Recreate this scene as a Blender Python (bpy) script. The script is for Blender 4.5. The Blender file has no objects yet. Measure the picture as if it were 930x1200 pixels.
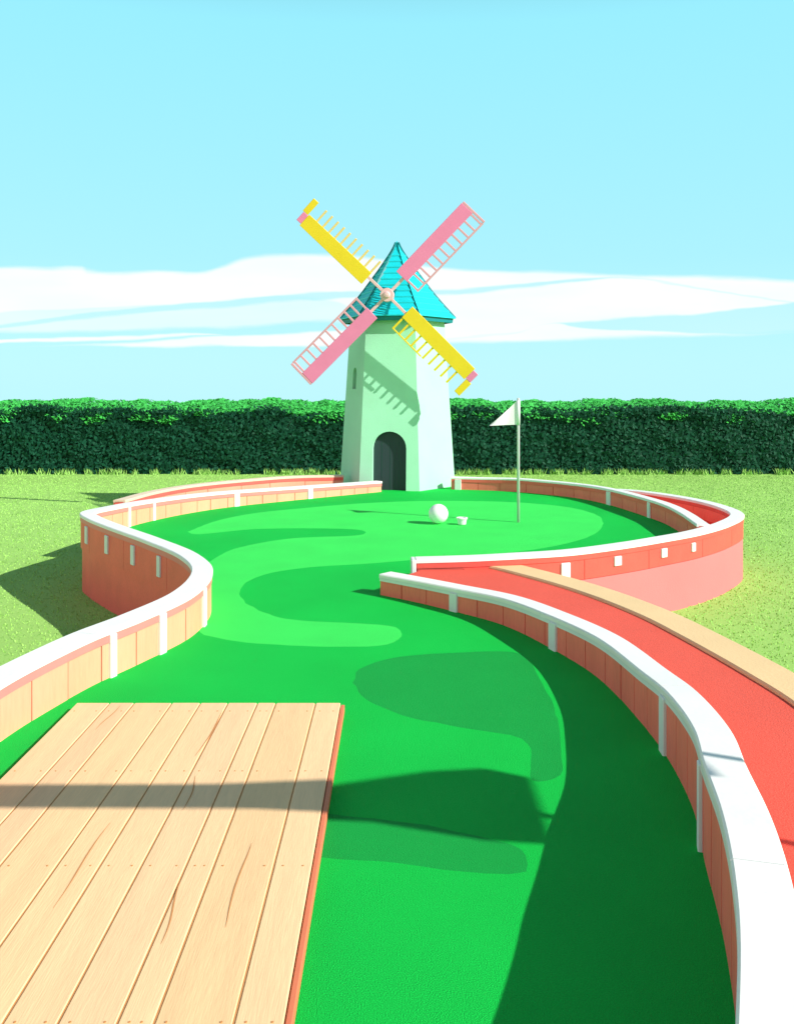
import bpy, math, random
import numpy as np
from mathutils import Vector, Matrix, noise as mnoise

random.seed(7)
rng = np.random.default_rng(7)
R = math.radians
SC = bpy.context.scene
COL = SC.collection

# ------------------------------------------------------------------ camera geometry
F, CX, HZ, EYE = 1100.0, 465.0, 452.0, 1.6
GROUND = -0.5                      # level of the lawn round the raised course


def at(px, py, z=0.0):             # point of the plane z seen at a pixel of the 930x1200 picture
    y = F * (EYE - z) / (py - HZ)
    return ((px - CX) * y / F, y)


PY, PZ = 1.80, 2.4                  # depth and height of the added shade board


# ------------------------------------------------------------------ materials
def lin(r, g, b):
    def c(v):
        v /= 255.0
        return v / 12.92 if v <= 0.04045 else ((v + 0.055) / 1.055) ** 2.4
    return (c(r), c(g), c(b))


def new_mat(name, col, rough=0.6, var=0.08, scale=6.0, bump=0.0, bscale=60.0, stretch=(1, 1, 1), fine=0.0, fscale=80.0,
            spec=0.3, attr=None, coat=0.0, grime=0.0):
    m = bpy.data.materials.new(name)
    m.use_nodes = True
    nt = m.node_tree
    N, L = nt.nodes, nt.links
    bs = N['Principled BSDF']
    bs.inputs['Roughness'].default_value = rough
    bs.inputs['Specular IOR Level'].default_value = spec
    bs.inputs['Coat Weight'].default_value = coat
    tc = N.new('ShaderNodeTexCoord')
    mp = N.new('ShaderNodeMapping')
    mp.inputs['Scale'].default_value = stretch
    L.new(tc.outputs['Object'], mp.inputs['Vector'])

    def nz(s, d=4.0):
        n = N.new('ShaderNodeTexNoise')
        n.inputs['Scale'].default_value = s
        n.inputs['Detail'].default_value = d
        L.new(mp.outputs['Vector'], n.inputs['Vector'])
        return n.outputs['Fac']

    def rampmul(fac, lo, hi):
        r = N.new('ShaderNodeMapRange')
        r.inputs['From Min'].default_value = 0.25
        r.inputs['From Max'].default_value = 0.75
        r.inputs['To Min'].default_value = lo
        r.inputs['To Max'].default_value = hi
        L.new(fac, r.inputs['Value'])
        return r.outputs['Result']

    def mul(colsock, valsock):
        x = N.new('ShaderNodeVectorMath')
        x.operation = 'SCALE'
        L.new(colsock, x.inputs[0])
        L.new(valsock, x.inputs['Scale'])
        return x.outputs[0]

    if attr:
        a = N.new('ShaderNodeAttribute')
        a.attribute_name = attr
        cs = a.outputs['Color']
    else:
        rgb = N.new('ShaderNodeRGB')
        rgb.outputs[0].default_value = (*col, 1)
        cs = rgb.outputs[0]
    if var:
        cs = mul(cs, rampmul(nz(scale), 1 - var, 1 + var))
    if fine:
        cs = mul(cs, rampmul(nz(fscale, 6), 1 - fine, 1 + fine))
    if grime:
        mx = N.new('ShaderNodeMix')
        mx.data_type = 'RGBA'
        mx.inputs['B'].default_value = (0.16, 0.14, 0.10, 1)
        L.new(rampmul(nz(3.1, 8), -grime, grime), mx.inputs['Factor'])
        L.new(cs, mx.inputs['A'])
        cs = mx.outputs['Result']
    L.new(cs, bs.inputs['Base Color'])
    if bump:
        b = N.new('ShaderNodeBump')
        b.inputs['Strength'].default_value = bump
        b.inputs['Distance'].default_value = 0.01
        L.new(nz(bscale, 6), b.inputs['Height'])
        L.new(b.outputs['Normal'], bs.inputs['Normal'])
    return m


M = {}
M['lawn'] = new_mat('lawn_grass', (0.33, 0.60, 0.15), 0.9, 0.08, 0.8, 0.4, 90, fine=0.16, fscale=60, spec=0.1)
M['turf'] = new_mat('turf_mid_green', (0.006, 0.56, 0.070), 0.85, 0.09, 1.1, 0.7, 240, fine=0.28, fscale=260, spec=0.12)
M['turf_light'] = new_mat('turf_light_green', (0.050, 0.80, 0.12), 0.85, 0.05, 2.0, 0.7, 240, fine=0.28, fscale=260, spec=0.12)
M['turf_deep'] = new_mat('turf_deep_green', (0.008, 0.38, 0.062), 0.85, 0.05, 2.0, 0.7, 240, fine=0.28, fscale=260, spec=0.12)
M['white'] = new_mat('white_paint', (0.86, 0.86, 0.85), 0.45, 0.03, 4, 0.12, 30, fine=0.02, fscale=70, grime=0.05)
M['post'] = new_mat('pale_grey_paint', (0.74, 0.79, 0.80), 0.5, 0.03, 4, 0.1, 40, grime=0.05)
M['pink_trim'] = new_mat('pale_pink_trim_paint', (0.78, 0.23, 0.22), 0.5, 0.05, 5, 0.1, 40)
M['blush_cap'] = new_mat('peach_cap_paint', (0.80, 0.62, 0.46), 0.5, 0.05, 5, 0.1, 40)
M['coral'] = new_mat('coral_wall_shaded', (0.90, 0.145, 0.115), 0.5, 0.08, 4, 0.15, 30, fine=0.05, fscale=50)  # coral outer faces carry the wall's shade in their colour
M['coral_shade_board'] = new_mat('coral_plank_shaded', (0.94, 0.20, 0.155), 0.5, 0.08, 4, 0.2, 30, (1, 1, 0.2), fine=0.06, fscale=60)  # coral puts shade into the plank faces turned from the sun
M['coral_band'] = new_mat('coral_band_paint', (0.72, 0.105, 0.085), 0.5, 0.08, 4, 0.15, 30, fine=0.05, fscale=50)
M['coral_path'] = new_mat('coral_rubber_path', (0.78, 0.105, 0.07), 0.75, 0.05, 2, 0.4, 160, fine=0.16, fscale=160)
M['pink_skirt'] = new_mat('pink_render', (0.78, 0.19, 0.20), 0.7, 0.04, 2, 0.2, 80, fine=0.03, fscale=120)
M['cream_lit_board'] = new_mat('cream_plank_lit', (0.82, 0.375, 0.245), 0.55, 0.08, 3, 0.2, 30, (1, 1, 0.15), fine=0.06, fscale=60)  # cream puts sunlight into the colour of the lit plank faces
M['kerb'] = new_mat('cream_kerb_paint', (0.82, 0.58, 0.31), 0.6, 0.05, 3, 0.2, 60, fine=0.04, fscale=120)
M['deck'] = new_mat('deck_wood', (0.78, 0.545, 0.29), 0.6, 0.06, 3, 0.15, 30, (7, 0.5, 1), fine=0.06, fscale=22, attr='tone')
M['deck_gap'] = new_mat('deck_gap_wood', (0.60, 0.27, 0.10), 0.8, 0.05)
M['deck_edge'] = new_mat('deck_edge_wood', (0.72, 0.20, 0.10), 0.6, 0.08, 4, 0.2, 40, (1, 0.2, 1))
M['mint'] = new_mat('mint_render', (0.39, 0.78, 0.565), 0.75, 0.05, 1.6, 0.25, 70, fine=0.03, fscale=90, spec=0.15, grime=0.06)
M['dark'] = new_mat('dark_slate_paint', (0.024, 0.046, 0.052), 0.6, 0.05, 5, 0.1, 40, (1, 1, 0.2))
M['slot'] = new_mat('dark_green_glass', (0.012, 0.06, 0.05), 0.2, 0.0)
M['teal'] = new_mat('turquoise_shingle', (0.010, 0.60, 0.70), 0.45, 0.08, 4, 0.2, 30, (1, 1, 3), fine=0.05, fscale=40)
M['teal_dark'] = new_mat('dark_teal_eave_shade', (0.006, 0.22, 0.25), 0.5, 0.05)
M['sail_pink'] = new_mat('pink_sail_paint', (0.86, 0.235, 0.44), 0.5, 0.04, 4, 0.08, 40)
M['sail_pink_pale'] = new_mat('rose_lattice_paint', (0.76, 0.36, 0.44), 0.5, 0.04)
M['sail_yellow'] = new_mat('yellow_sail_paint', (0.86, 0.61, 0.022), 0.5, 0.04, 4, 0.08, 40)
M['sail_peach'] = new_mat('straw_lattice_paint', (0.86, 0.60, 0.22), 0.5, 0.04)
M['spar'] = new_mat('blush_spar_paint', (0.82, 0.50, 0.53), 0.5, 0.04)
M['metal'] = new_mat('grey_steel', (0.55, 0.57, 0.59), 0.35, 0.03)
M['flag'] = new_mat('white_flag_cloth', (0.84, 0.84, 0.86), 0.8, 0.02, 6, 0.1, 200)
M['ball'] = new_mat('white_ball_paint', (0.86, 0.86, 0.88), 0.35, 0.0, coat=0.2)
M['leaf'] = new_mat('hedge_leaf', (0.02, 0.12, 0.05), 0.65, 0.0, attr='tone', spec=0.15)
M['core'] = new_mat('hedge_core_twigs', (0.008, 0.05, 0.022), 0.9, 0.2, 3)
M['blade'] = new_mat('grass_blade', (0.3, 0.5, 0.1), 0.8, 0.0, attr='tone', spec=0.1)
M['timber'] = new_mat('shade_board_timber', (0.30, 0.22, 0.15), 0.8, 0.15, 5, 0.4, 20, (4, 4, 0.3))


# ------------------------------------------------------------------ mesh helpers
class MB:
    def __init__(self):
        self.v, self.f, self.m, self.t = [], [], [], []

    def poly(self, pts, mi=0, tone=None):
        n = len(self.v)
        self.v += [tuple(p) for p in pts]
        self.f.append(tuple(range(n, n + len(pts))))
        self.m.append(mi)
        self.t.append(tone)

    def loft(self, rings, close=True, caps=True, mi=0, tone=None):
        n = len(self.v)
        k = len(rings[0])
        for r in rings:
            self.v += [tuple(p) for p in r]
        for i in range(len(rings) - 1):
            for j in range(k if close else k - 1):
                a, b = n + i * k + j, n + i * k + (j + 1) % k
                self.f.append((a, b, b + k, a + k))
                self.m.append(mi)
                self.t.append(tone)
        if caps:
            self.f.append(tuple(range(n + k - 1, n - 1, -1)))
            self.f.append(tuple(range(n + (len(rings) - 1) * k, n + len(rings) * k)))
            self.m += [mi, mi]
            self.t += [tone, tone]

    def box(self, x0, x1, y0, y1, z0, z1, bev=0.0, mat=None, tone=None, mi=0):
        b = min(bev, (x1 - x0) / 3, (y1 - y0) / 3, (z1 - z0) / 3)

        def ring(z, i):
            a0, a1, c0, c1 = x0 + i, x1 - i, y0 + i, y1 - i
            if b <= 0:
                return [(a0, c0, z), (a1, c0, z), (a1, c1, z), (a0, c1, z)]
            q = b if i == 0 else b * 0.4
            return [(a0 + q, c0, z), (a1 - q, c0, z), (a1, c0 + q, z), (a1, c1 - q, z), (a1 - q, c1, z), (a0 + q, c1, z),
                    (a0, c1 - q, z), (a0, c0 + q, z)]
        rings = [ring(z0, 0), ring(z1, 0)] if b <= 0 else [ring(z0, b), ring(z0 + b, 0), ring(z1 - b, 0), ring(z1, b)]
        if mat is not None:
            rings = [[tuple(mat @ Vector(p)) for p in r] for r in rings]
        self.loft(rings, mi=mi, tone=tone)

    def build(self, name, mats, parent=None, smooth=False, fix=True):
        me = bpy.data.meshes.new(name)
        me.from_pydata(self.v, [], self.f)
        if not isinstance(mats, (list, tuple)):
            mats = [mats]
        for m in mats:
            me.materials.append(m)
        me.polygons.foreach_set('material_index', self.m)
        if any(t is not None for t in self.t):
            a = me.color_attributes.new('tone', 'FLOAT_COLOR', 'CORNER')
            buf = []
            for f, t in zip(self.f, self.t):
                buf += list((*(t or (0.5, 0.5, 0.5)), 1.0)) * len(f)
            a.data.foreach_set('color', buf)
        if smooth:
            me.polygons.foreach_set('use_smooth', [True] * len(me.polygons))
        me.validate()
        if fix:
            import bmesh
            bm = bmesh.new()
            bm.from_mesh(me)
            bmesh.ops.recalc_face_normals(bm, faces=bm.faces)
            bm.to_mesh(me)
            bm.free()
        me.update()
        o = bpy.data.objects.new(name, me)
        COL.objects.link(o)
        if parent:
            o.parent = parent
        return o


def fast_mesh(name, verts, faces, mat, tones, parent=None):     # many loose quads/tris with one tone per face
    k = faces.shape[1]
    me = bpy.data.meshes.new(name)
    me.vertices.add(len(verts))
    me.vertices.foreach_set('co', verts.astype(np.float32).ravel())
    me.loops.add(faces.size)
    me.loops.foreach_set('vertex_index', faces.astype(np.int32).ravel())
    me.polygons.add(len(faces))
    me.polygons.foreach_set('loop_start', np.arange(0, faces.size, k, dtype=np.int32))
    me.update(calc_edges=True)
    a = me.color_attributes.new('tone', 'FLOAT_COLOR', 'CORNER')
    c = np.ones((len(faces), k, 4), np.float32)
    c[:, :, :3] = tones[:, None, :]
    a.data.foreach_set('color', c.ravel())
    me.materials.append(mat)
    o = bpy.data.objects.new(name, me)
    COL.objects.link(o)
    if parent:
        o.parent = parent
    return o


def thing(name, label, cat, group=None, loc=(0, 0, 0)):
    o = bpy.data.objects.new(name, None)
    o.empty_display_size = 0.2
    o.location = loc
    COL.objects.link(o)
    return tag(o, label, cat, group)


def tag(o, label=None, cat=None, group=None, kind=None):
    if label:
        o['label'] = label
    if cat:
        o['category'] = cat
    if group:
        o['group'] = group
    if kind:
        o['kind'] = kind
    return o


def rehome(root):                     # children were built in world space: keep them there
    for c in root.children:
        c.matrix_parent_inverse = Matrix.Translation(-Vector(root.location))
    return root


def catmull(pts, step=0.05):
    P = [np.array(p, float) for p in pts]
    P = [2 * P[0] - P[1]] + P + [2 * P[-1] - P[-2]]
    out = []
    for i in range(1, len(P) - 2):
        p0, p1, p2, p3 = P[i - 1:i + 3]
        d = [max(np.linalg.norm(b[:2] - a[:2]) ** 0.5, 1e-4) for a, b in ((p0, p1), (p1, p2), (p2, p3))]
        t0, t1, t2, t3 = 0, d[0], d[0] + d[1], sum(d)
        n = max(2, int(np.linalg.norm(p2[:2] - p1[:2]) / step))
        for k in range(n):
            t = t1 + (t2 - t1) * k / n
            a1 = (t1 - t) / (t1 - t0) * p0 + (t - t0) / (t1 - t0) * p1
            a2 = (t2 - t) / (t2 - t1) * p1 + (t - t1) / (t2 - t1) * p2
            a3 = (t3 - t) / (t3 - t2) * p2 + (t - t2) / (t3 - t2) * p3
            b1 = (t2 - t) / (t2 - t0) * a1 + (t - t0) / (t2 - t0) * a2
            b2 = (t3 - t) / (t3 - t1) * a2 + (t - t1) / (t3 - t1) * a3
            out.append((t2 - t) / (t2 - t1) * b1 + (t - t1) / (t2 - t1) * b2)
    out.append(P[-2])
    return np.array(out)


class Path:
    def __init__(self, pts, step=0.05):
        self.p = catmull(pts, step)
        q = self.p[:, :2]
        d = np.linalg.norm(np.diff(q, axis=0), axis=1)
        self.s = np.concatenate([[0], np.cumsum(d)])
        self.L = self.s[-1]
        t = np.gradient(q, axis=0)
        t /= np.linalg.norm(t, axis=1)[:, None]
        self.n = np.stack([-t[:, 1], t[:, 0]], 1)       # left-hand normal

    def sample(self, s):
        x, y, h = (np.interp(s, self.s, self.p[:, i]) for i in range(3))
        nx, ny = np.interp(s, self.s, self.n[:, 0]), np.interp(s, self.s, self.n[:, 1])
        l = math.hypot(nx, ny)
        return x, y, h, nx / l, ny / l

    def sweep(self, mb, prof, s0=0.0, s1=None, mi=0, tone=None):
        """prof(h) -> list of (offset to the left, z)"""
        s1 = self.L if s1 is None else s1
        ss = [s0] + [s for s in self.s if s0 + 0.01 < s < s1 - 0.01] + [s1]
        rings = []
        for s in ss:
            x, y, h, nx, ny = self.sample(s)
            rings.append([(x + nx * o, y + ny * o, z) for o, z in prof(h)])
        mb.loft(rings, mi=mi, tone=tone)

    def near(self, X, Y):
        i = np.argmin((self.p[:, 0] - X) ** 2 + (self.p[:, 1] - Y) ** 2)
        return self.s[i]


def wall(label, pts, side, t, cap_w, face_mat, out_mat, cap_mat, trim_mat, plank=0.26, posts=(), skirt=None, board_range=None,
         cap_t=0.03, trim_h=0.045, out_boards=False, end_board=False, gap=0.009, out_plank=0.9):
    """low wall swept along pts (X, Y, height); side=+1: the turf lies to the left of the path"""
    P = Path(pts)
    root = thing('boundary_wall', label, 'wall', 'low boundary walls of the golf course', (P.p[0][0], P.p[0][1], 0))
    h2 = t / 2
    b = MB()
    P.sweep(b, lambda h: [(-h2, GROUND - 0.05), (h2, GROUND - 0.05), (h2, h - 0.02), (-h2, h - 0.02)])
    b.build('wall_body', out_mat, root)
    # cap board with eased edges
    w, e = cap_w / 2, 0.007
    c = MB()
    n_c = max(1, round(P.L / 1.8))
    for q_ in range(n_c):
        P.sweep(c, lambda h: [(-w, h - cap_t), (w, h - cap_t), (w, h - e), (w - e, h), (-w + e, h), (-w, h - e)],
                P.L * q_ / n_c + .0015 * (q_ > 0), P.L * (q_ + 1) / n_c - .0015 * (q_ < n_c - 1))
    c.build('cap_rail', cap_mat, root)
    # fascia strip below the cap, both sides
    f = MB()
    for sg in (1, -1):
        a0, a1 = sorted((sg * (h2 - 0.004), sg * (h2 + 0.020)))
        P.sweep(f, lambda h: [(a0, h - cap_t - trim_h), (a1, h - cap_t - trim_h), (a1, h - cap_t + 0.003), (a0, h - cap_t + 0.003)], 0.004, P.L - 0.004)
    f.build('fascia', trim_mat, root)
    # planks on the turf side
    pb = MB()
    s = 0.006
    while s < P.L - 0.03:
        wd = plank * random.uniform(0.82, 1.18)
        e1 = min(s + wd, P.L - 0.006)
        a0, a1 = sorted((side * (h2 - 0.003), side * (h2 + 0.012 + random.uniform(0, 0.003))))
        k = random.uniform(0.90, 1.06)
        P.sweep(pb, lambda h: [(a0, -0.02), (a1, -0.02), (a1, h - cap_t - trim_h - 0.003), (a0, h - cap_t - trim_h - 0.003)], s, e1 - gap)
        s = e1
    pb.build('plank_facing', face_mat, root)
    if skirt:
        sk = MB()
        a0, a1 = sorted((-side * (h2 - 0.003), -side * (h2 + 0.010)))
        P.sweep(sk, lambda h: [(a0, GROUND - 0.03), (a1, GROUND - 0.03), (a1, -0.06), (a0, -0.06)], 0.003, P.L - 0.003)
        sk.build('skirt', skirt, root)
    if out_boards:
        ob = MB()
        s = 0.008
        while s < P.L - 0.03:
            e1 = min(s + out_plank * random.uniform(0.85, 1.15), P.L - 0.006)
            a0, a1 = sorted((-side * (h2 - 0.003), -side * (h2 + 0.014)))
            P.sweep(ob, lambda h: [(a0, -0.055), (a1, -0.055), (a1, h - cap_t - trim_h - 0.003), (a0, h - cap_t - trim_h - 0.003)], s, e1 - 0.006)
            s = e1
        ob.build('board_band', out_mat, root)
    for (X, Y, wd, sd, zb) in posts:
        s = P.near(X, Y)
        x, y, h, nx, ny = P.sample(s)
        m = MB()
        sg = side * sd
        y0, y1 = sorted((sg * (h2 - 0.002), sg * (h2 + 0.030)))
        mt = Matrix(((ny, nx, 0, x), (-nx, ny, 0, y), (0, 0, 1, 0), (0, 0, 0, 1)))
        top = h - cap_t - (0.004 if zb < 0.05 and sd > 0 else trim_h + 0.012)
        m.box(-wd / 2, wd / 2, y0, y1, zb, top, 0.004, mt)
        m.build('post', M['post'], root)
    if end_board:
        x, y, h, nx, ny = P.sample(P.L)
        m = MB()
        m.box(.002, .04, -w - .004, w + .004, -.01, h - .002, .006, Matrix(((ny, nx, 0, x), (-nx, ny, 0, y), (0, 0, 1, 0), (0, 0, 0, 1))))
        m.build('end_board', M['post'], root)
    return rehome(root)


def P3(px, py, h):
    X, Y = at(px, py, h)
    return (X, Y, h)


def post(px, py, wd, z, sd=1, zb=-0.01):
    X, Y = at(px, py, z)
    return (X, Y, wd, sd, zb)


# ------------------------------------------------------------------ ground and turf
g = MB()
S = 60
for y0_, y1_, za, zb in ((-200, 27, GROUND, GROUND), (27, 60, GROUND, GROUND - 1.3), (60, 1500, GROUND - 1.3, GROUND - 61)):   # a hilltop: the land falls away beyond the hedge
    g.poly([(-900, y0_, za), (900, y0_, za), (900, y1_, zb), (-900, y1_, zb)])
tag(g.build('ground', M['lawn'], fix=False), kind='structure')

left_pts = [P3(444, 563.5, .16), P3(350, 570, .18), P3(250, 577, .21), P3(175, 586, .24), P3(128, 594, .27), P3(103, 600, .29),
            P3(110, 606, .29), P3(132, 615, .29), P3(180, 632, .29), P3(222, 650, .29), P3(237, 668, .29), P3(214, 694, .28),
            P3(155, 721, .27), P3(100, 742, .27), P3(60, 760, .27), P3(0, 790, .27), P3(-70, 832, .27), P3(-190, 900, .27)]
backl_pts = [P3(401, 556.5, .20), P3(340, 558, .21), P3(285, 562, .22), P3(225, 568, .23), P3(178, 576, .25), P3(140, 586, .26)]
r1_base = [(529, 573), (570, 574.2), (606, 576), (640, 579), (676, 583), (712, 590), (761, 605), (785, 614), (804, 625), (809, 636)]
r1_pts = []
for (x, y), h in zip(r1_base, (.19, .19, .2, .2, .2, .21, .22, .22, .22, .21)):
    X, Y = at(x, y, 0)
    r1_pts.append((X, Y, h))
r1_pts[-1] = (3.07, 9.42, .21)
r2_pts = [P3(704, 573, .16), P3(728, 573.5, .18), P3(760, 576.5, .19), P3(811, 584.5, .19), P3(845, 593, .19), P3(863, 602, .19),
          P3(846, 613, .19), P3(811, 623, .19), P3(770, 630.5, .19), P3(730, 637, .19), P3(663, 645.5, .19), P3(600, 649.5, .19),
          P3(553, 652, .18), P3(487, 654, .17)]
r3_base = [(445, 697, .16), (484, 705, .16), (526, 715, .165), (588, 732, .18), (644, 759, .20), (699, 793, .22), (751, 847, .25), (782, 888, .285),
           (813, 950, .315), (826, 1012, .34), (844, 1084, .36), (854, 1139, .37), (862, 1200, .37), (868, 1300, .37), (850, 1800, .37), (800, 2600, .37)]
r3_in = [(*at(x, y, 0), h) for x, y, h in r3_base]
# the wall's centre line runs half a thickness outside its inner face
q = np.array(r3_in)
tt = np.gradient(q[:, :2], axis=0)
tt /= np.linalg.norm(tt, axis=1)[:, None]
r3_pts = [(a[0] - t[1] * 0.062, a[1] + t[0] * 0.062, a[2]) for a, t in zip(q, tt)]

# turf: the raised putting green and its fairway, one sheet between the walls
Lp, R1p, R2p, R3p = (catmull(p, 0.15) for p in (left_pts, r1_pts, r2_pts, r3_pts))
i2 = int(np.argmin((R2p[:, 0] - 3.07) ** 2 + (R2p[:, 1] - 9.35) ** 2))
outline = [tuple(p[:2]) for p in Lp[::-1]]                      # near left -> back left
outline += [(-0.9, 14.6), (-0.9, 16.2), (0.95, 16.2)]
outline += [tuple(p[:2]) for p in R1p]
outline += [tuple(p[:2]) for p in R2p[i2:]]
outline += [tuple(p[:2]) for p in R3p]
outline += [(R3p[-1][0], 0.6), (Lp[-1][0], 0.6)]
ZONES = []


def inlay(px, wob=0.012):
    c = catmull([(*at(x, y, 0), 0.0) for x, y in px + px[:1]], 0.06)[:-1]
    out = []
    for p in c:
        w = mnoise.noise(Vector((p[0] * 9, p[1] * 9, 1.7))) * wob + mnoise.noise(Vector((p[0] * 60, p[1] * 60, 4.2))) * .004
        out.append((p[0] + w, p[1] + w * 0.7))
    ZONES.append(out)


def inside(x, y, poly):
    c = np.zeros(len(x), bool)
    P = np.array(poly)
    j = len(P) - 1
    for i in range(len(P)):
        a, b = P[i], P[j]
        hit = ((a[1] > y) != (b[1] > y)) & (x < (b[0] - a[0]) * (y - a[1]) / (b[1] - a[1] + 1e-9) + a[0])
        c ^= hit
        j = i
    return c


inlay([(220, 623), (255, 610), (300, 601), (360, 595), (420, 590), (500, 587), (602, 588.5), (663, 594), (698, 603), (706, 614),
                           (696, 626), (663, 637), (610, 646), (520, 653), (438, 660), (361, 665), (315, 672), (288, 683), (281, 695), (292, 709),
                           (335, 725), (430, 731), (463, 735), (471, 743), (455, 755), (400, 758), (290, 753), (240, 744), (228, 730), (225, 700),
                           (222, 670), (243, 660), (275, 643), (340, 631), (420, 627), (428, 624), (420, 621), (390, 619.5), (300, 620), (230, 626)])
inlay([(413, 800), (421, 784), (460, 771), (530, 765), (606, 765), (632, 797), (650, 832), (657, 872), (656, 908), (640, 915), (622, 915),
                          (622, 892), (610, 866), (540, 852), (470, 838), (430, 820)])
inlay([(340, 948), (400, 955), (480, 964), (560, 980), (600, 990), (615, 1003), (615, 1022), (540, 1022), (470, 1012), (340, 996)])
from mathutils.geometry import delaunay_2d_cdt
cv, ce = [], []
for ln in [outline] + ZONES:
    n0 = len(cv)
    cv += [Vector(p) for p in ln]
    ce += [(n0 + k, n0 + (k + 1) % len(ln)) for k in range(len(ln))]
dv, _, df, _, _, _ = delaunay_2d_cdt(cv, ce, [], 0, 1e-5)
cen = np.array([np.mean([dv[k][:] for k in f], axis=0) for f in df])
keep = inside(cen[:, 0], cen[:, 1], outline)
zone = np.zeros(len(df), int)
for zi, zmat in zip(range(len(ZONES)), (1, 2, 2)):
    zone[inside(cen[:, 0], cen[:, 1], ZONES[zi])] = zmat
tb = MB()
tb.v = [(p[0], p[1], 0.0) for p in dv]
for f, kp, zn in zip(df, keep, zone):
    if kp:
        tb.f.append(tuple(f))
        tb.m.append(int(zn))
        tb.t.append(None)
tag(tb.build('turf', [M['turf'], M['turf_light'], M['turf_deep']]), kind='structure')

# ------------------------------------------------------------------ walls
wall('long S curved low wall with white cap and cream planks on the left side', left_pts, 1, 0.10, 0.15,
     M['cream_lit_board'], M['coral'], M['white'], M['pink_trim'], plank=0.29,
     posts=[post(282, 585, .085, .1), post(378, 578, .085, .1), post(173, 600, .05, .1), post(126, 606, .05, .1),
            post(149, 772, .055, .1), post(201, 747, .07, .1), post(243, 716, .07, .1),
            post(108, 628, .09, .1, -1, .03), post(127, 640, .08, .1, -1, .03), post(156, 653, .08, .1, -1, .03), post(193, 666, .07, .1, -1, .03)],
     out_boards=True)
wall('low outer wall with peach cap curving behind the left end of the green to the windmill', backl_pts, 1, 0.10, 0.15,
     M['cream_lit_board'], M['coral'], M['blush_cap'], M['coral'], plank=0.55)
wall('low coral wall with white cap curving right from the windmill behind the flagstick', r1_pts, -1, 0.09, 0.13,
     M['coral_shade_board'], M['coral'], M['white'], M['coral'], plank=0.42,
     posts=[post(536, 566, .10, .1), post(708, 583, .12, .1), post(769, 597, .08, .1)])
# for the hooked wall the turf lies on its left-hand side as the path turns back, the outside is on the right
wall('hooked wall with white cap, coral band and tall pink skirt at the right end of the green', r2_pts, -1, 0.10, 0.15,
     M['coral_shade_board'], M['coral_band'], M['white'], M['coral_band'], plank=0.8, skirt=M['pink_skirt'], out_boards=True, end_board=True,
     posts=[post(659, 663, .09, .08, -1, -.06), post(730, 657, .09, .08, -1, .02), post(794, 648, .085, .08, -1, .02), post(825, 641, .065, .08, -1, .02)])
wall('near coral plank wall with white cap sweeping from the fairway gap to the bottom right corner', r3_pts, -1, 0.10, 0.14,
     M['coral_shade_board'], M['coral'], M['white'], M['post'], plank=0.25, trim_h=0.022,
     posts=[post(533, 706, .075, .06), post(644, 742, .085, .1), post(781, 850, .075, .12), post(823, 958, .05, .12)])

# coral path behind the near wall and its cream kerb
pk_in = [at(x, y, .10) for x, y in [(545, 660), (565, 663), (663, 689), (745, 720), (807, 752), (872, 789), (936, 830), (1010, 900), (1130, 1060)]]
pk_in = catmull([(*p, 0) for p in pk_in], 0.12)
q3 = catmull(r3_pts, 0.12)
pm = MB()
ring = [(p[0], p[1], .09) for p in q3] + [(2.0, 0.6, .09)] + [(p[0], p[1], .09) for p in pk_in[::-1]] + [(.55, 7.70, .09), (.2, 7.68, .09)]
pm.poly(ring)
tag(pm.build('path', M['coral_path'], fix=False), kind='structure')
km = MB()
KP = Path([(p[0], p[1], .11) for p in pk_in[::3]])
KP.sweep(km, lambda h: [(0, GROUND - .05), (0, h - .01), (.01, h), (.24, h), (.25, h - .01), (.25, GROUND - .05)])
tag(km.build('kerb', M['kerb']), kind='structure')

# ------------------------------------------------------------------ tee deck
dk = thing('tee_deck', 'flat cream timber tee deck of long boards in the left foreground', 'deck', loc=(-.92, 2.8, 0))
seams = [-1.575, -1.41, -1.29, -1.105, -.965, -.83, -.685, -.595, -.40, -.275]
bd = MB()
for a, b_ in zip(seams[:-1], seams[1:]):
    y = 0.7
    for yj in (1.55, 2.3, 3.05, 3.8, 4.5):           # countersunk screws over the joists
        for xj in (a + .03, b_ - .03):
            bd.loft([[(xj + 0.0035 * math.cos(q_), yj + 0.0035 * math.sin(q_), z_) for q_ in np.linspace(0, 2 * math.pi, 9)[:-1]] for z_ in (.039, .0417)], mi=1, tone=(.3, .2, .1))
    cuts = [4.62]
    if random.random() < 0.6:
        cuts = [random.uniform(1.6, 2.1), 4.62]
    for c in cuts:
        k = random.uniform(0.94, 1.05)
        tone = (0.90 * k, 0.595 * k, 0.335 * k * random.uniform(.95, 1.04))
        bd.box(a + .003, b_ - .003, y, c - .002, .012, .040 + random.uniform(0, .0012), .003, tone=tone)
        y = c + .003
for (xa, ya, xb, yb) in ((-.83, 4.5, -.845, 3.95), (-1.35, 4.58, -1.36, 4.25), (-.80, 3.75, -.78, 3.45), (-.66, 2.62, -.675, 2.95), (-1.02, 3.35, -1.03, 2.8), (-.50, 3.2, -.495, 2.7)):
    pts_ = [(xa + (xb - xa) * t + .006 * math.sin(t * 5 + xa * 9), ya + (yb - ya) * t, .0021 * math.sin(math.pi * t) + .0004) for t in np.linspace(0, 1, 12)]
    bd.poly([(x - w, y, .0417) for x, y, w in pts_] + [(x + w, y, .0417) for x, y, w in pts_[::-1]], 1, (.3, .2, .1))      # drying cracks
bd.build('deck_boards', [M['deck'], M['deck_gap']], dk)
ub = MB()
ub.box(-1.568, -.282, .72, 4.605, .001, .0372)
ub.build('joist_frame', M['deck_gap'], dk)
ed = MB()
ed.box(-.2745, -.256, .7, 4.60, .0015, .037, .003)
ed.build('edge_board', M['deck_edge'], dk)
rehome(dk)

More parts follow.
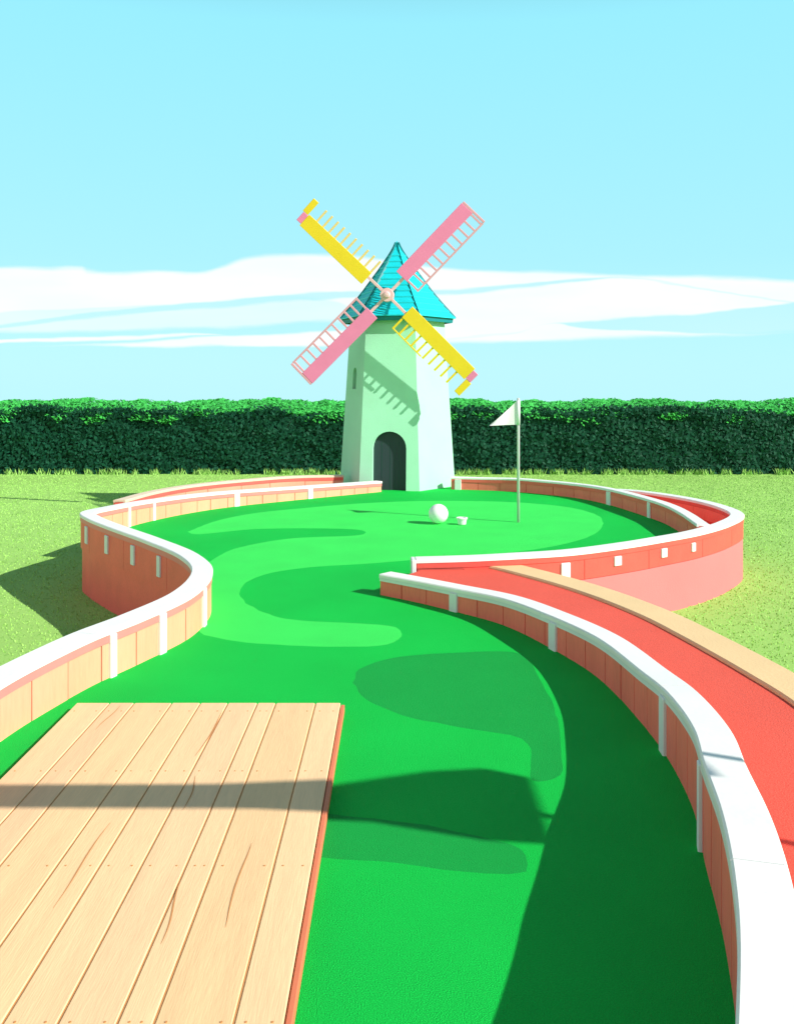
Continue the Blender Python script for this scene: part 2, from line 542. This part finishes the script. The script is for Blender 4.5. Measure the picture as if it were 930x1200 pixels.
# ------------------------------------------------------------------ ball, cup, flagstick
def lathe(mb, prof, c, n=32):
    mb.loft([[(c[0] + r * math.cos(2 * math.pi * k / n), c[1] + r * math.sin(2 * math.pi * k / n), c[2] + z) for k in range(n)] for r, z in prof],
            caps=False)


bx, by = at(513.5, 614, 0)
m = MB()
rb = .1135
lathe(m, [(max(rb * math.sin(a), 1e-4), rb - rb * math.cos(a)) for a in np.linspace(0, math.pi, 25)], (0, 0, 0), 40)
ball = m.build('golf_ball', M['ball'], smooth=True)
ball.location = (bx, by, .004)
tag(ball, 'big plain white golf ball resting on the light green turf', 'ball')

cx_, cy_ = at(541, 615, 0)
cup = thing('cup', 'small white tapered cup standing between the ball and the flagstick', 'cup', loc=(cx_, cy_, .004))
m = MB()
lathe(m, [(.001, .002), (.042, 0), (.046, .004), (.057, .066), (.052, .066), (.042, .010), (.001, .010)], (0, 0, 0))
m.build('cup_body', M['post'], cup, smooth=False)
m = MB()
lathe(m, [(.0555, .062), (.064, .064), (.066, .074), (.063, .081), (.052, .081), (.050, .064), (.0555, .062)], (0, 0, 0))
m.build('rim', M['white'], cup)

fx, fy = at(607, 612, 0)
fs = thing('flagstick', 'tall grey flagstick with a white triangular flag planted on the green', 'flagstick', loc=(fx, fy, .004))
m = MB()
lathe(m, [(.001, -.02), (.017, -.02), (.0165, 1.44), (.012, 1.452), (.001, 1.455)], (0, 0, 0), 20)
m.build('pole', M['metal'], fs, smooth=True)
m = MB()
lathe(m, [(.0185, 1.135), (.0215, 1.135), (.0215, 1.425), (.0185, 1.425)], (0, 0, 0), 20)
m.build('sleeve', M['post'], fs, smooth=True)
m = MB()
NU, NV = 24, 14
for sgn in (1,):
    grid = {}
    for i in range(NU + 1):
        for j in range(NV + 1):
            u, v = i / NU, j / NV
            top, bot = 1.42 - .285 * u ** .92, 1.14 - .012 * u
            if top < bot + .004:
                top = bot + .004
            x = -.019 - .315 * u
            z = bot + (top - bot) * v
            y = .028 * math.sin(u * 5.5 + v * 1.2) * u
            grid[i, j] = (x, y, z)
    for d in (-.0015, .0015):
        for i in range(NU):
            for j in range(NV):
                m.poly([(p[0], p[1] + d, p[2]) for p in (grid[i, j], grid[i + 1, j], grid[i + 1, j + 1], grid[i, j + 1])])
m.build('flag', M['flag'], fs, smooth=True, fix=False)

# ------------------------------------------------------------------ windmill
WX, WY = 0.0, 15.1
ROT = R(-8.6)                       # front face turned a little to the left
wm = thing('windmill', 'mint green six sided windmill with turquoise roof, two pink and two yellow sails', 'windmill', loc=(WX, WY, 0))
WM = Matrix.Translation((WX, WY, 0)) @ Matrix.Rotation(ROT, 4, 'Z')     # local -Y is the front


def hexring(r, z, n=6):
    return [tuple(WM @ Vector((r * math.cos(R(-120 + 60 * k)), r * math.sin(R(-120 + 60 * k)), z))) for k in range(n)]


def rz(z):                          # tower radius at a height
    return .935 - (z + .0) * (.935 - .755) / 2.75


# tower with a real doorway: walls as facets, the front facet cut round the arch
DW, DH = .26, .64                   # half width and springing height of the door
m = MB()
z0, z1 = -.55, 2.74
ap = math.cos(R(30))


def face_pt(k, s, z, inset=0.0):    # k: facet, 0 = front; s: metres along it from its middle
    v = Matrix.Rotation(R(60 * k), 4, 'Z') @ Vector((s, -(rz(z) * ap - inset), z))
    return tuple(WM @ v)


for k in range(1, 6):
    if k == 5:
        continue
    m.poly([face_pt(k, -rz(z0) / 2, z0), face_pt(k, rz(z0) / 2, z0), face_pt(k, rz(z1) / 2, z1), face_pt(k, -rz(z1) / 2, z1)])
arch = [(-DW, 0.0), (-DW, DH)] + [(-DW * math.cos(a), DH + DW * math.sin(a)) for a in np.linspace(0, math.pi, 15)[1:-1]] + [(DW, DH), (DW, 0.0)]


def facet_hole(k, hole, zb):
    """facet k with an opening given as an outline from lower left over the top to lower right"""
    n = len(hole)
    mid = n // 2
    h0, h1 = rz(z0) / 2, rz(z1) / 2
    lb, lt, rt, rb_ = (-h0, z0), (-h1, z1), (h1, z1), (h0, z0)
    left = [lb, lt, (hole[mid][0], z1)] + [hole[i] for i in range(mid, -1, -1)] + [(hole[0][0], z0)]
    right = [rb_, (hole[-1][0], z0)] + [hole[i] for i in range(n - 1, mid - 1, -1)] + [(hole[mid][0], z1), rt]
    for p in (left, right):
        m.poly([face_pt(k, s, z) for s, z in p])
    for a, b in zip(hole[:-1], hole[1:]):
        m.poly([face_pt(k, a[0], a[1]), face_pt(k, b[0], b[1]), face_pt(k, b[0], b[1], .10), face_pt(k, a[0], a[1], .10)])
    m.poly([face_pt(k, hole[0][0], zb), face_pt(k, hole[-1][0], zb), face_pt(k, hole[-1][0], z0), face_pt(k, hole[0][0], z0)])


facet_hole(0, arch, 0.0)
sw, sb, st = .085, 1.55, 1.80
SO = -.02
slot = [(SO - sw, sb), (SO - sw, st)] + [(SO - sw * math.cos(a), st + sw * math.sin(a)) for a in np.linspace(0, math.pi, 9)[1:-1]] + [(SO + sw, st), (SO + sw, sb)]
facet_hole(5, slot, sb)
m.poly(hexring(rz(z1), z1))
m.build('tower', M['mint'], wm, fix=True)
m = MB()
a = [(s * 1.04, z * 1.02) for s, z in arch]
m.poly([face_pt(0, s, z, .085) for s, z in a])
for x in (-.13, 0, .13):            # the plank seams of the door
    m.poly([face_pt(0, x - .004, .01, .082), face_pt(0, x + .004, .01, .082), face_pt(0, x + .004, DH + .1, .082), face_pt(0, x - .004, DH + .1, .082)], 1)
m.build('door', [M['dark'], M['slot']], wm, fix=False)
m = MB()
m.poly([face_pt(5, SO + (s - SO) * 1.2, 1.7 + (z - 1.7) * 1.1, .08) for s, z in slot])
m.build('window', M['slot'], wm, fix=False)

# roof: lapped courses following a concave curve up to a spike
def roof_r(z):
    t = (z - 2.68) / (3.93 - 2.68)
    pr = [(0, .93), (.08, .835), (.2, .70), (.35, .545), (.5, .405), (.62, .29), (.74, .185), (.82, .115), (.88, .068), (.93, .036), (.97, .016), (1, .003)]
    return float(np.interp(t, [p[0] for p in pr], [p[1] for p in pr]))


m = MB()
zs = list(np.linspace(2.68, 3.78, 12)) + [3.93]
for i in range(len(zs) - 1):
    a, b = zs[i], zs[i + 1]
    last = i == len(zs) - 2
    lip = .0 if last else .016
    ks = np.linspace(a, b, 4)
    rings = [hexring(roof_r(a) - .02, a - .012), hexring(roof_r(a) + lip, a - .012), hexring(roof_r(a) + lip, a + .006)]
    rings += [hexring(roof_r(k) + lip * (b - k) / (b - a), k) for k in ks[1:]]
    m.loft(rings, caps=True)
rf = m.build('roof', M['teal'], wm, fix=True)
# hip boards
for k in range(6):
    hp = MB()
    pts = []
    ang = R(-120 + 60 * k)
    for z in np.linspace(2.675, 3.90, 18):
        r = roof_r(z)
        w = .022 * min(1, .08 + r * 2.2)
        d, s = Vector((math.cos(ang), math.sin(ang), 0)), Vector((-math.sin(ang), math.cos(ang), 0))
        c = d * (r + .012)
        pts.append([tuple(WM @ (c + s * w - d * min(.03, r) + Vector((0, 0, z)))), tuple(WM @ (c + d * .012 + Vector((0, 0, z + .012)))), tuple(WM @ (c - s * w - d * min(.03, r) + Vector((0, 0, z))))])
    hp.loft(pts)
    hp.build('hip_board', M['teal_dark'], rf)
m = MB()
m.loft([hexring(.86, 2.60), hexring(.895, 2.60), hexring(.905, 2.664), hexring(.80, 2.664)], caps=False)
m.build('eave_shade_strip', M['teal_dark'], wm)  # dark teal strip stands for the shadow under the eave

# sails in the plane in front of the roof
HUB = WM @ Vector((0, -.985, 2.965))
SM = Matrix.Translation(HUB) @ Matrix.Rotation(ROT, 4, 'Z')      # local x right, -y to the viewer, z up
m = MB()
n = 24
for prof in ([(.001, -.075), (.035, -.07), (.05, -.055), (.055, -.03)], [(.098, -.034), (.104, -.028), (.104, .028), (.08, .05), (.045, .055), (.045, .5)]):
    m.loft([[tuple(SM @ Vector((r * math.cos(2 * math.pi * k / n), y, r * math.sin(2 * math.pi * k / n)))) for k in range(n)] for r, y in prof], caps=True)
m.build('hub', M['spar'], wm)


def sail(angle, colour, rail, pale, tips):
    # u outward along the arm, v to the clockwise side as seen from the front
    a = R(angle)
    ux, uz = math.cos(a), math.sin(a)
    vx, vz = uz, -ux
    T = SM @ Matrix(((ux, 0, vx, 0), (0, 1, 0, 0), (uz, 0, vz, 0), (0, 0, 0, 1)))   # (u, y, v)
    s = MB()
    s.box(.10, 1.74, -.002, .026, -.022, .022, .004, T)
    sp = s.build('sail', M['spar'], wm)
    p = MB()
    u0, u1 = (.35, 1.75) if rail == 'full' else (.40, 1.72)
    p.box(u0, u1, -.028, -.004, -.145, .078, .004, T)
    p.build('panel', colour, sp)
    l = MB()
    n_ = 11
    for i in range(n_):
        u = u0 + .02 + (u1 - u0 - .05) * i / (n_ - 1)
        if rail != 'full' and i == n_ - 1:
            continue
        l.box(u - .016, u + .016, -.020, -.003, .06, .300, .003, T)
    if rail == 'full':
        l.box(u0, u1, -.021, -.001, .280, .308, .003, T)
    elif rail == 'half':
        l.box(u0 + .008, u0 + .62, -.021, -.001, .282, .304, .003, T)
    l.build('lattice', pale, sp)
    if tips:
        t1 = MB()
        t1.box(1.722, 1.815, -.028, -.003, -.115, .05, .004, T)
        t1.build('tip_board', M['sail_pink'], sp)
        t2 = MB()
        t2.box(1.735, 1.84, -.026, -.002, .052, .305, .006, T)
        t2.build('tip_board', M['sail_yellow'], sp)
    else:
        t1 = MB()
        t1.box(1.752, 1.79, -.026, -.003, -.14, .30, .004, T)
        t1.build('tip_board', M['sail_pink_pale'], sp)
    return sp


sail(45.5, M['sail_pink'], 'full', M['sail_pink_pale'], False)
sail(224.5, M['sail_pink'], 'full', M['sail_pink_pale'], False)
sail(136.5, M['sail_yellow'], 'none', M['sail_peach'], True)
sail(-45.0, M['sail_yellow'], 'half', M['sail_yellow'], True)
rehome(wm)
for c in wm.children:
    for d in c.children:
        d.matrix_parent_inverse = Matrix.Translation(-Vector(wm.location)) @ Matrix.Identity(4)
        d.matrix_parent_inverse = Matrix.Identity(4)

# ------------------------------------------------------------------ hedge
HX0, HX1, HY0, HY1 = -17.0, 17.0, 22.3, 25.2
hd = thing('hedge', 'long clipped dark green hedge with top leaves coloured as sunlit behind the course', 'hedge', loc=(0, 23.5, GROUND))


def htop(x, y):
    t = np.clip((y - HY0) / (HY1 - HY0), 0, 1)
    return .93 + .24 * np.sin(t * 1.7) + .03 * np.sin(x * 1.3) + .025 * np.sin(x * 3.7 + 1) + .02 * np.sin(x * 9.1)


core = MB()
nx = 90
rings = []
for i in range(nx + 1):
    x = HX0 + (HX1 - HX0) * i / nx
    rings.append([(x, HY0 + .12, GROUND - .05), (x, HY0 + .10, float(htop(x, HY0)) - .12), (x, HY0 + 1, float(htop(x, HY0 + 1)) - .10),
                  (x, HY1 - .2, float(htop(x, HY1)) - .10), (x, HY1 - .1, GROUND - .05)])
core.loft(rings)
core.build('branch_core', M['core'], hd)


def leaves(c, nrm, size, jit):
    n = len(c)
    nrm = nrm + rng.normal(0, jit, (n, 3))
    nrm /= np.linalg.norm(nrm, axis=1)[:, None]
    r = rng.normal(0, 1, (n, 3))
    t = np.cross(nrm, r)
    t /= np.linalg.norm(t, axis=1)[:, None]
    b = np.cross(nrm, t)
    L = size[:, None] * t
    W = size[:, None] * .55 * b
    v = np.stack([c - L, c + W - L * .1, c + L, c - W - L * .1], 1)
    return v.reshape(-1, 3), np.arange(4 * n).reshape(n, 4)


VS, FS, TS, off = [], [], [], 0


def add_leaves(c, nrm, size, jit, tone):
    global off
    v, f = leaves(c, nrm, size, jit)
    VS.append(v)
    FS.append(f + off)
    TS.append(tone)
    off += len(v)


n = 60000                                   # front, shade put into the dark leaf colour
x = rng.uniform(HX0, HX1, n)
z = GROUND - .02 + rng.uniform(0, 1, n) * (htop(x, HY0) - GROUND + .01)
bulge = .06 * np.sin(x * 2.1) + .05 * np.sin(x * 5.3 + z * 3) + .04 * np.sin(z * 9 + x * 2)
y = HY0 + rng.uniform(-.06, .10, n) + bulge * .6
k = rng.uniform(.75, 1.25, n)[:, None]
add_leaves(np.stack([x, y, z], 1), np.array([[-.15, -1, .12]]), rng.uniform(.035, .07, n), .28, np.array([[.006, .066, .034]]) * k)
n = 70000                                   # top, sunlight put into the bright leaf colour
x = rng.uniform(HX0, HX1, n)
y = HY0 + .10 + (HY1 - HY0 - .1) * rng.uniform(0, 1, n) ** 1.3
z = htop(x, y) + rng.uniform(-.05, .05, n)
k = rng.uniform(.8, 1.2, n)[:, None]
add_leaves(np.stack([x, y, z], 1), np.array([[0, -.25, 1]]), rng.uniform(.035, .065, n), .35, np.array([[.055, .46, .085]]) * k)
# sunlit-coloured sprigs that hang over the front edge, and dark clumps that stand up into the bright top
for i in range(150):
    cx0 = rng.uniform(HX0, HX1)
    if rng.uniform() < .35:
        cx0 = rng.choice([-8.3, -7.2, -5.9, 5.2, 6.4, 7.6]) + rng.normal(0, .35)
    bright = rng.uniform() < .22
    nn = int(rng.integers(25, 70))
    if bright:
        c = np.stack([cx0 + rng.normal(0, .13, nn), HY0 - .06 + rng.normal(0, .02, nn), htop(cx0, HY0) - rng.uniform(.0, .13) + rng.normal(0, .05, nn)], 1)
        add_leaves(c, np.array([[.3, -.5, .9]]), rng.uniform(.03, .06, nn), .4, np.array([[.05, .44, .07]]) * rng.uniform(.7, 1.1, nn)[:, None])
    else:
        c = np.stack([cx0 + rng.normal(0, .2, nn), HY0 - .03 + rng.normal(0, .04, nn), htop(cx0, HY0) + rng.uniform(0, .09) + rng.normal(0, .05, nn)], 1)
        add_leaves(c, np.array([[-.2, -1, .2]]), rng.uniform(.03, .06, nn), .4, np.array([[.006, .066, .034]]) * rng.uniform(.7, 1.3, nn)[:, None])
o = fast_mesh('foliage', np.concatenate(VS), np.concatenate(FS), M['leaf'], np.concatenate(TS), hd)
rehome(hd)

# ------------------------------------------------------------------ grass blades on the lawn
n = 110000
yy = 5.0 + 18.0 * rng.uniform(0, 1, n) ** 0.8
xx = rng.uniform(-.48, .48, n) * yy
ok = ~inside(xx, yy, outline)
big_r2 = np.array([p[:2] for p in R2p])
ok &= ~(inside(xx, yy, big_r2))
xx, yy = xx[ok], yy[ok]
hh = rng.uniform(.008, .022, len(xx))
n2 = 2600                                    # longer tufts at the foot of the hedge
tx = np.repeat(rng.uniform(-11, 11, 200), 13) + rng.normal(0, .05, n2)
ty = HY0 - .12 + rng.normal(0, .04, n2)
xx, yy = np.concatenate([xx, tx]), np.concatenate([yy, ty])
hh = np.concatenate([hh, rng.uniform(.05, .18, n2)])
n = len(xx)
an = rng.uniform(0, 2 * math.pi, n)
wv = np.stack([np.cos(an), np.sin(an), np.zeros(n)], 1) * (.004 + .0005 * yy)[:, None]
base = np.stack([xx, yy, np.full(n, GROUND - .003)], 1)
tip = base + np.stack([rng.normal(0, .35, n) * hh, rng.normal(0, .35, n) * hh, hh], 1)
V = np.stack([base - wv, base + wv, tip], 1).reshape(-1, 3)
tn = np.array([[.34, .62, .155]]) * rng.uniform(.75, 1.2, n)[:, None]
o = fast_mesh('grass', V, np.arange(3 * n).reshape(n, 3), M['blade'], tn)
tag(o, 'short light green grass of the lawn round the course', 'grass', kind='stuff')

# ------------------------------------------------------------------ added unseen board on a slim post, shaped to shade the fairway and deck
tp = thing('added_shade_board', 'unseen level board on a slim steel post, added for its shadow', 'board', loc=(3.74, PY, GROUND))
m = MB()
lathe(m, [(.001, 0), (.06, 0), (.06, .012), (.02, .014), (.02, PZ - GROUND - .07)], (3.74, PY, GROUND), 16)
m.build('post', M['metal'], tp)  # post of the added shade board
m = MB()
m.loft([[(x, PY - d, PZ - .07), (x, PY + d, PZ - .07), (x, PY + d, PZ + .06), (x, PY - d, PZ + .06)] for x, d in ((1.45, .05), (2.7, .06), (3.2, .11), (3.6, .25), (3.84, .28))])
m.build('added_shade_plank', M['timber'], tp)
rehome(tp)

# ------------------------------------------------------------------ light and sky
EL, AZ = R(32), R(28)                  # sun to the right, a little behind the viewer
sd = Vector((math.cos(EL) * math.cos(AZ), -math.cos(EL) * math.sin(AZ), math.sin(EL)))
sl = bpy.data.lights.new('sun', 'SUN')
sl.energy = 5.0
sl.angle = R(.5)
sl.color = (1.0, .94, .85)
so = bpy.data.objects.new('sun', sl)
so.rotation_euler = sd.to_track_quat('Z', 'Y').to_euler()
COL.objects.link(so)

W = bpy.data.worlds.new('World')
SC.world = W
W.use_nodes = True
nt = W.node_tree
N, L = nt.nodes, nt.links
bg = N['Background']
bg.inputs['Strength'].default_value = 0.10
sky = N.new('ShaderNodeTexSky')
sky.sky_type = 'NISHITA'
sky.sun_disc = False
sky.sun_elevation = EL
sky.sun_rotation = math.atan2(sd.x, sd.y)
sky.ozone_density = 2.0
tc = N.new('ShaderNodeTexCoord')
sep = N.new('ShaderNodeSeparateXYZ')
L.new(tc.outputs['Generated'], sep.inputs[0])


def math_(op, a, b=None, c=None, clamp=False):
    n = N.new('ShaderNodeMath')
    n.operation = op
    n.use_clamp = clamp
    for i, v in enumerate((a, b, c)):
        if v is None:
            continue
        if isinstance(v, (int, float)):
            n.inputs[i].default_value = v
        else:
            L.new(v, n.inputs[i])
    return n.outputs[0]


def maprange(v, a, b, c, d, smooth=False):
    n = N.new('ShaderNodeMapRange')
    if smooth:
        n.interpolation_type = 'SMOOTHSTEP'
    for i, q_ in enumerate((a, b, c, d)):
        if isinstance(q_, (int, float)):
            n.inputs[1 + i].default_value = q_
        else:
            L.new(q_, n.inputs[1 + i])
    L.new(v, n.inputs[0])
    return n.outputs[0]


ysafe = math_('MAXIMUM', sep.outputs['Y'], .05)
u = math_('DIVIDE', sep.outputs['X'], ysafe)      # tangent of the azimuth
v = math_('DIVIDE', sep.outputs['Z'], ysafe)      # tangent of the height above the horizon
U0, U1, V0, V1 = (-250 - CX) / F, (1180 - CX) / F, 0.0, .25
wob = N.new('ShaderNodeTexNoise')
wob.inputs['Scale'].default_value = 9
wob.inputs['Detail'].default_value = 5
cmb = N.new('ShaderNodeCombineXYZ')
L.new(u, cmb.inputs[0])
L.new(math_('MULTIPLY', v, 5.0), cmb.inputs[1])
L.new(cmb.outputs[0], wob.inputs['Vector'])
vw = math_('ADD', v, math_('MULTIPLY', math_('SUBTRACT', wob.outputs['Fac'], .5), .012))
un = maprange(u, U0, U1, 0, 1)


def curve(pts):
    n = N.new('ShaderNodeFloatCurve')
    c = n.mapping.curves[0]
    q_ = [(((x - CX) / F - U0) / (U1 - U0), ((HZ - y) / F - V0) / (V1 - V0)) for x, y in pts]
    c.points[0].location = q_[0]
    c.points[1].location = q_[-1]
    for p in q_[1:-1]:
        c.points.new(*p)
    n.mapping.update()
    L.new(un, n.inputs['Value'])
    return maprange(n.outputs[0], 0, 1, V0, V1)


def band(top, bot, soft=.003, softb=None):
    t, b = curve(top), curve(bot)
    softb = softb or soft
    up = maprange(math_('SUBTRACT', t, vw), -soft, soft, 0, 1, True)
    dn = maprange(math_('SUBTRACT', vw, b), -softb, softb, 0, 1, True)
    return math_('MULTIPLY', up, dn)


main = band([(-250, 322), (60, 315), (97, 315), (103, 318), (195, 319), (230, 321), (258, 314), (290, 303), (340, 299), (400, 300), (450, 305), (500, 313), (540, 315), (870, 327), (1180, 338)],
            [(-250, 370), (60, 365), (200, 358), (380, 352), (430, 378), (470, 402), (540, 401), (650, 398), (760, 395), (870, 391), (1180, 388)], .0035)
pale = math_('MULTIPLY', band([(-250, 350), (60, 350), (380, 340), (450, 335), (470, 404), (1180, 440)], [(-250, 392), (60, 389), (250, 384), (400, 378), (470, 398), (1180, 395)], .003), .62)
w1 = band([(-250, 405), (50, 397), (150, 393.5), (245, 391.5), (290, 396), (1180, 440)], [(-250, 408), (50, 401), (150, 397.5), (245, 393), (290, 392), (1180, 390)], .0014)
w2 = band([(-250, 425), (95, 404), (200, 398), (330, 390), (400, 387), (480, 386), (540, 406), (1180, 440)], [(-250, 425), (95, 404), (200, 405), (330, 406), (400, 406), (480, 405), (540, 400), (1180, 395)], .0018)
b1 = band([(-250, 420), (440, 340), (520, 340), (600, 334), (680, 327), (728, 324), (800, 333), (1180, 400)], [(-250, 420), (440, 347), (520, 346), (600, 339), (680, 331), (728, 325), (800, 334), (1180, 400)], .0016)
b2 = band([(-250, 420), (600, 390), (650, 377), (700, 375.5), (800, 370), (840, 366), (870, 361), (1180, 330)], [(-250, 420), (600, 390), (650, 377), (670, 382), (720, 387), (800, 390), (870, 391.5), (1180, 394)], .0018)
cloud = math_('MAXIMUM', math_('MAXIMUM', main, pale), math_('MAXIMUM', w1, w2))
cloud = math_('MULTIPLY', cloud, math_('SUBTRACT', 1.0, math_('MULTIPLY', b1, .75)))
cloud = math_('MULTIPLY', cloud, math_('SUBTRACT', 1.0, math_('MULTIPLY', b2, .85)))
tex = N.new('ShaderNodeTexNoise')
tex.inputs['Scale'].default_value = 5
tex.inputs['Detail'].default_value = 6
L.new(cmb.outputs[0], tex.inputs['Vector'])
cloud = math_('MULTIPLY', cloud, maprange(tex.outputs['Fac'], .3, .6, .80, 1.0))
cloud = math_('MULTIPLY', cloud, maprange(sep.outputs['Y'], .2, .4, 0, 1))

# clear cyan air: the physical sky mixed with a clear-day gradient (paler towards the horizon)
ramp = N.new('ShaderNodeValToRGB')
cr = ramp.color_ramp
cr.elements[0].position = 0.0
cr.elements[0].color = (4.5, 8.2, 8.8, 1)
cr.elements[1].position = 1.0
cr.elements[1].color = (.4, .7, 1.0, 1)
e = cr.elements.new(.13)
e.color = (3.5, 7.6, 8.6, 1)
e = cr.elements.new(.36)
e.color = (2.8, 7.5, 8.7, 1)
e = cr.elements.new(.58)
e.color = (.8, 1.7, 2.2, 1)
L.new(sep.outputs['Z'], ramp.inputs[0])
mx = N.new('ShaderNodeMix')
mx.data_type = 'RGBA'
mx.inputs['Factor'].default_value = .9
L.new(sky.outputs[0], mx.inputs['A'])
L.new(ramp.outputs[0], mx.inputs['B'])
cm = N.new('ShaderNodeMix')
cm.data_type = 'RGBA'
cm.inputs['B'].default_value = (8.2, 8.4, 8.5, 1)
L.new(cloud, cm.inputs['Factor'])
L.new(mx.outputs['Result'], cm.inputs['A'])
# added fill light: warm white sky low to the sides and behind the viewer
side = maprange(sep.outputs['Y'], .80, .25, 0, 1, True)
low = maprange(sep.outputs['Z'], .60, .18, 0, 1, True)
sm = N.new('ShaderNodeMix')
sm.data_type = 'RGBA'
sm.inputs['B'].default_value = (9.4, 8.4, 7.7, 1)
L.new(math_('MULTIPLY', math_('MULTIPLY', side, low), .85), sm.inputs['Factor'])
L.new(cm.outputs['Result'], sm.inputs['A'])
L.new(sm.outputs['Result'], bg.inputs['Color'])

# ------------------------------------------------------------------ camera and colour
cam = bpy.data.cameras.new('camera')
cam.sensor_fit = 'VERTICAL'
cam.sensor_height = 36
cam.lens = 36 * F / 1200
cam.shift_y = -(600 - HZ) / 1200
cam.clip_end = 3000
co = bpy.data.objects.new('camera', cam)
co.location = (0, 0, EYE)
co.rotation_euler = (R(90), 0, 0)
COL.objects.link(co)
SC.camera = co
vs = SC.view_settings
vs.view_transform = 'Standard'
vs.look = 'None'
vs.gamma = 1
vs.exposure = 0.32
vs.use_curve_mapping = False
SC.cycles.max_bounces = 6
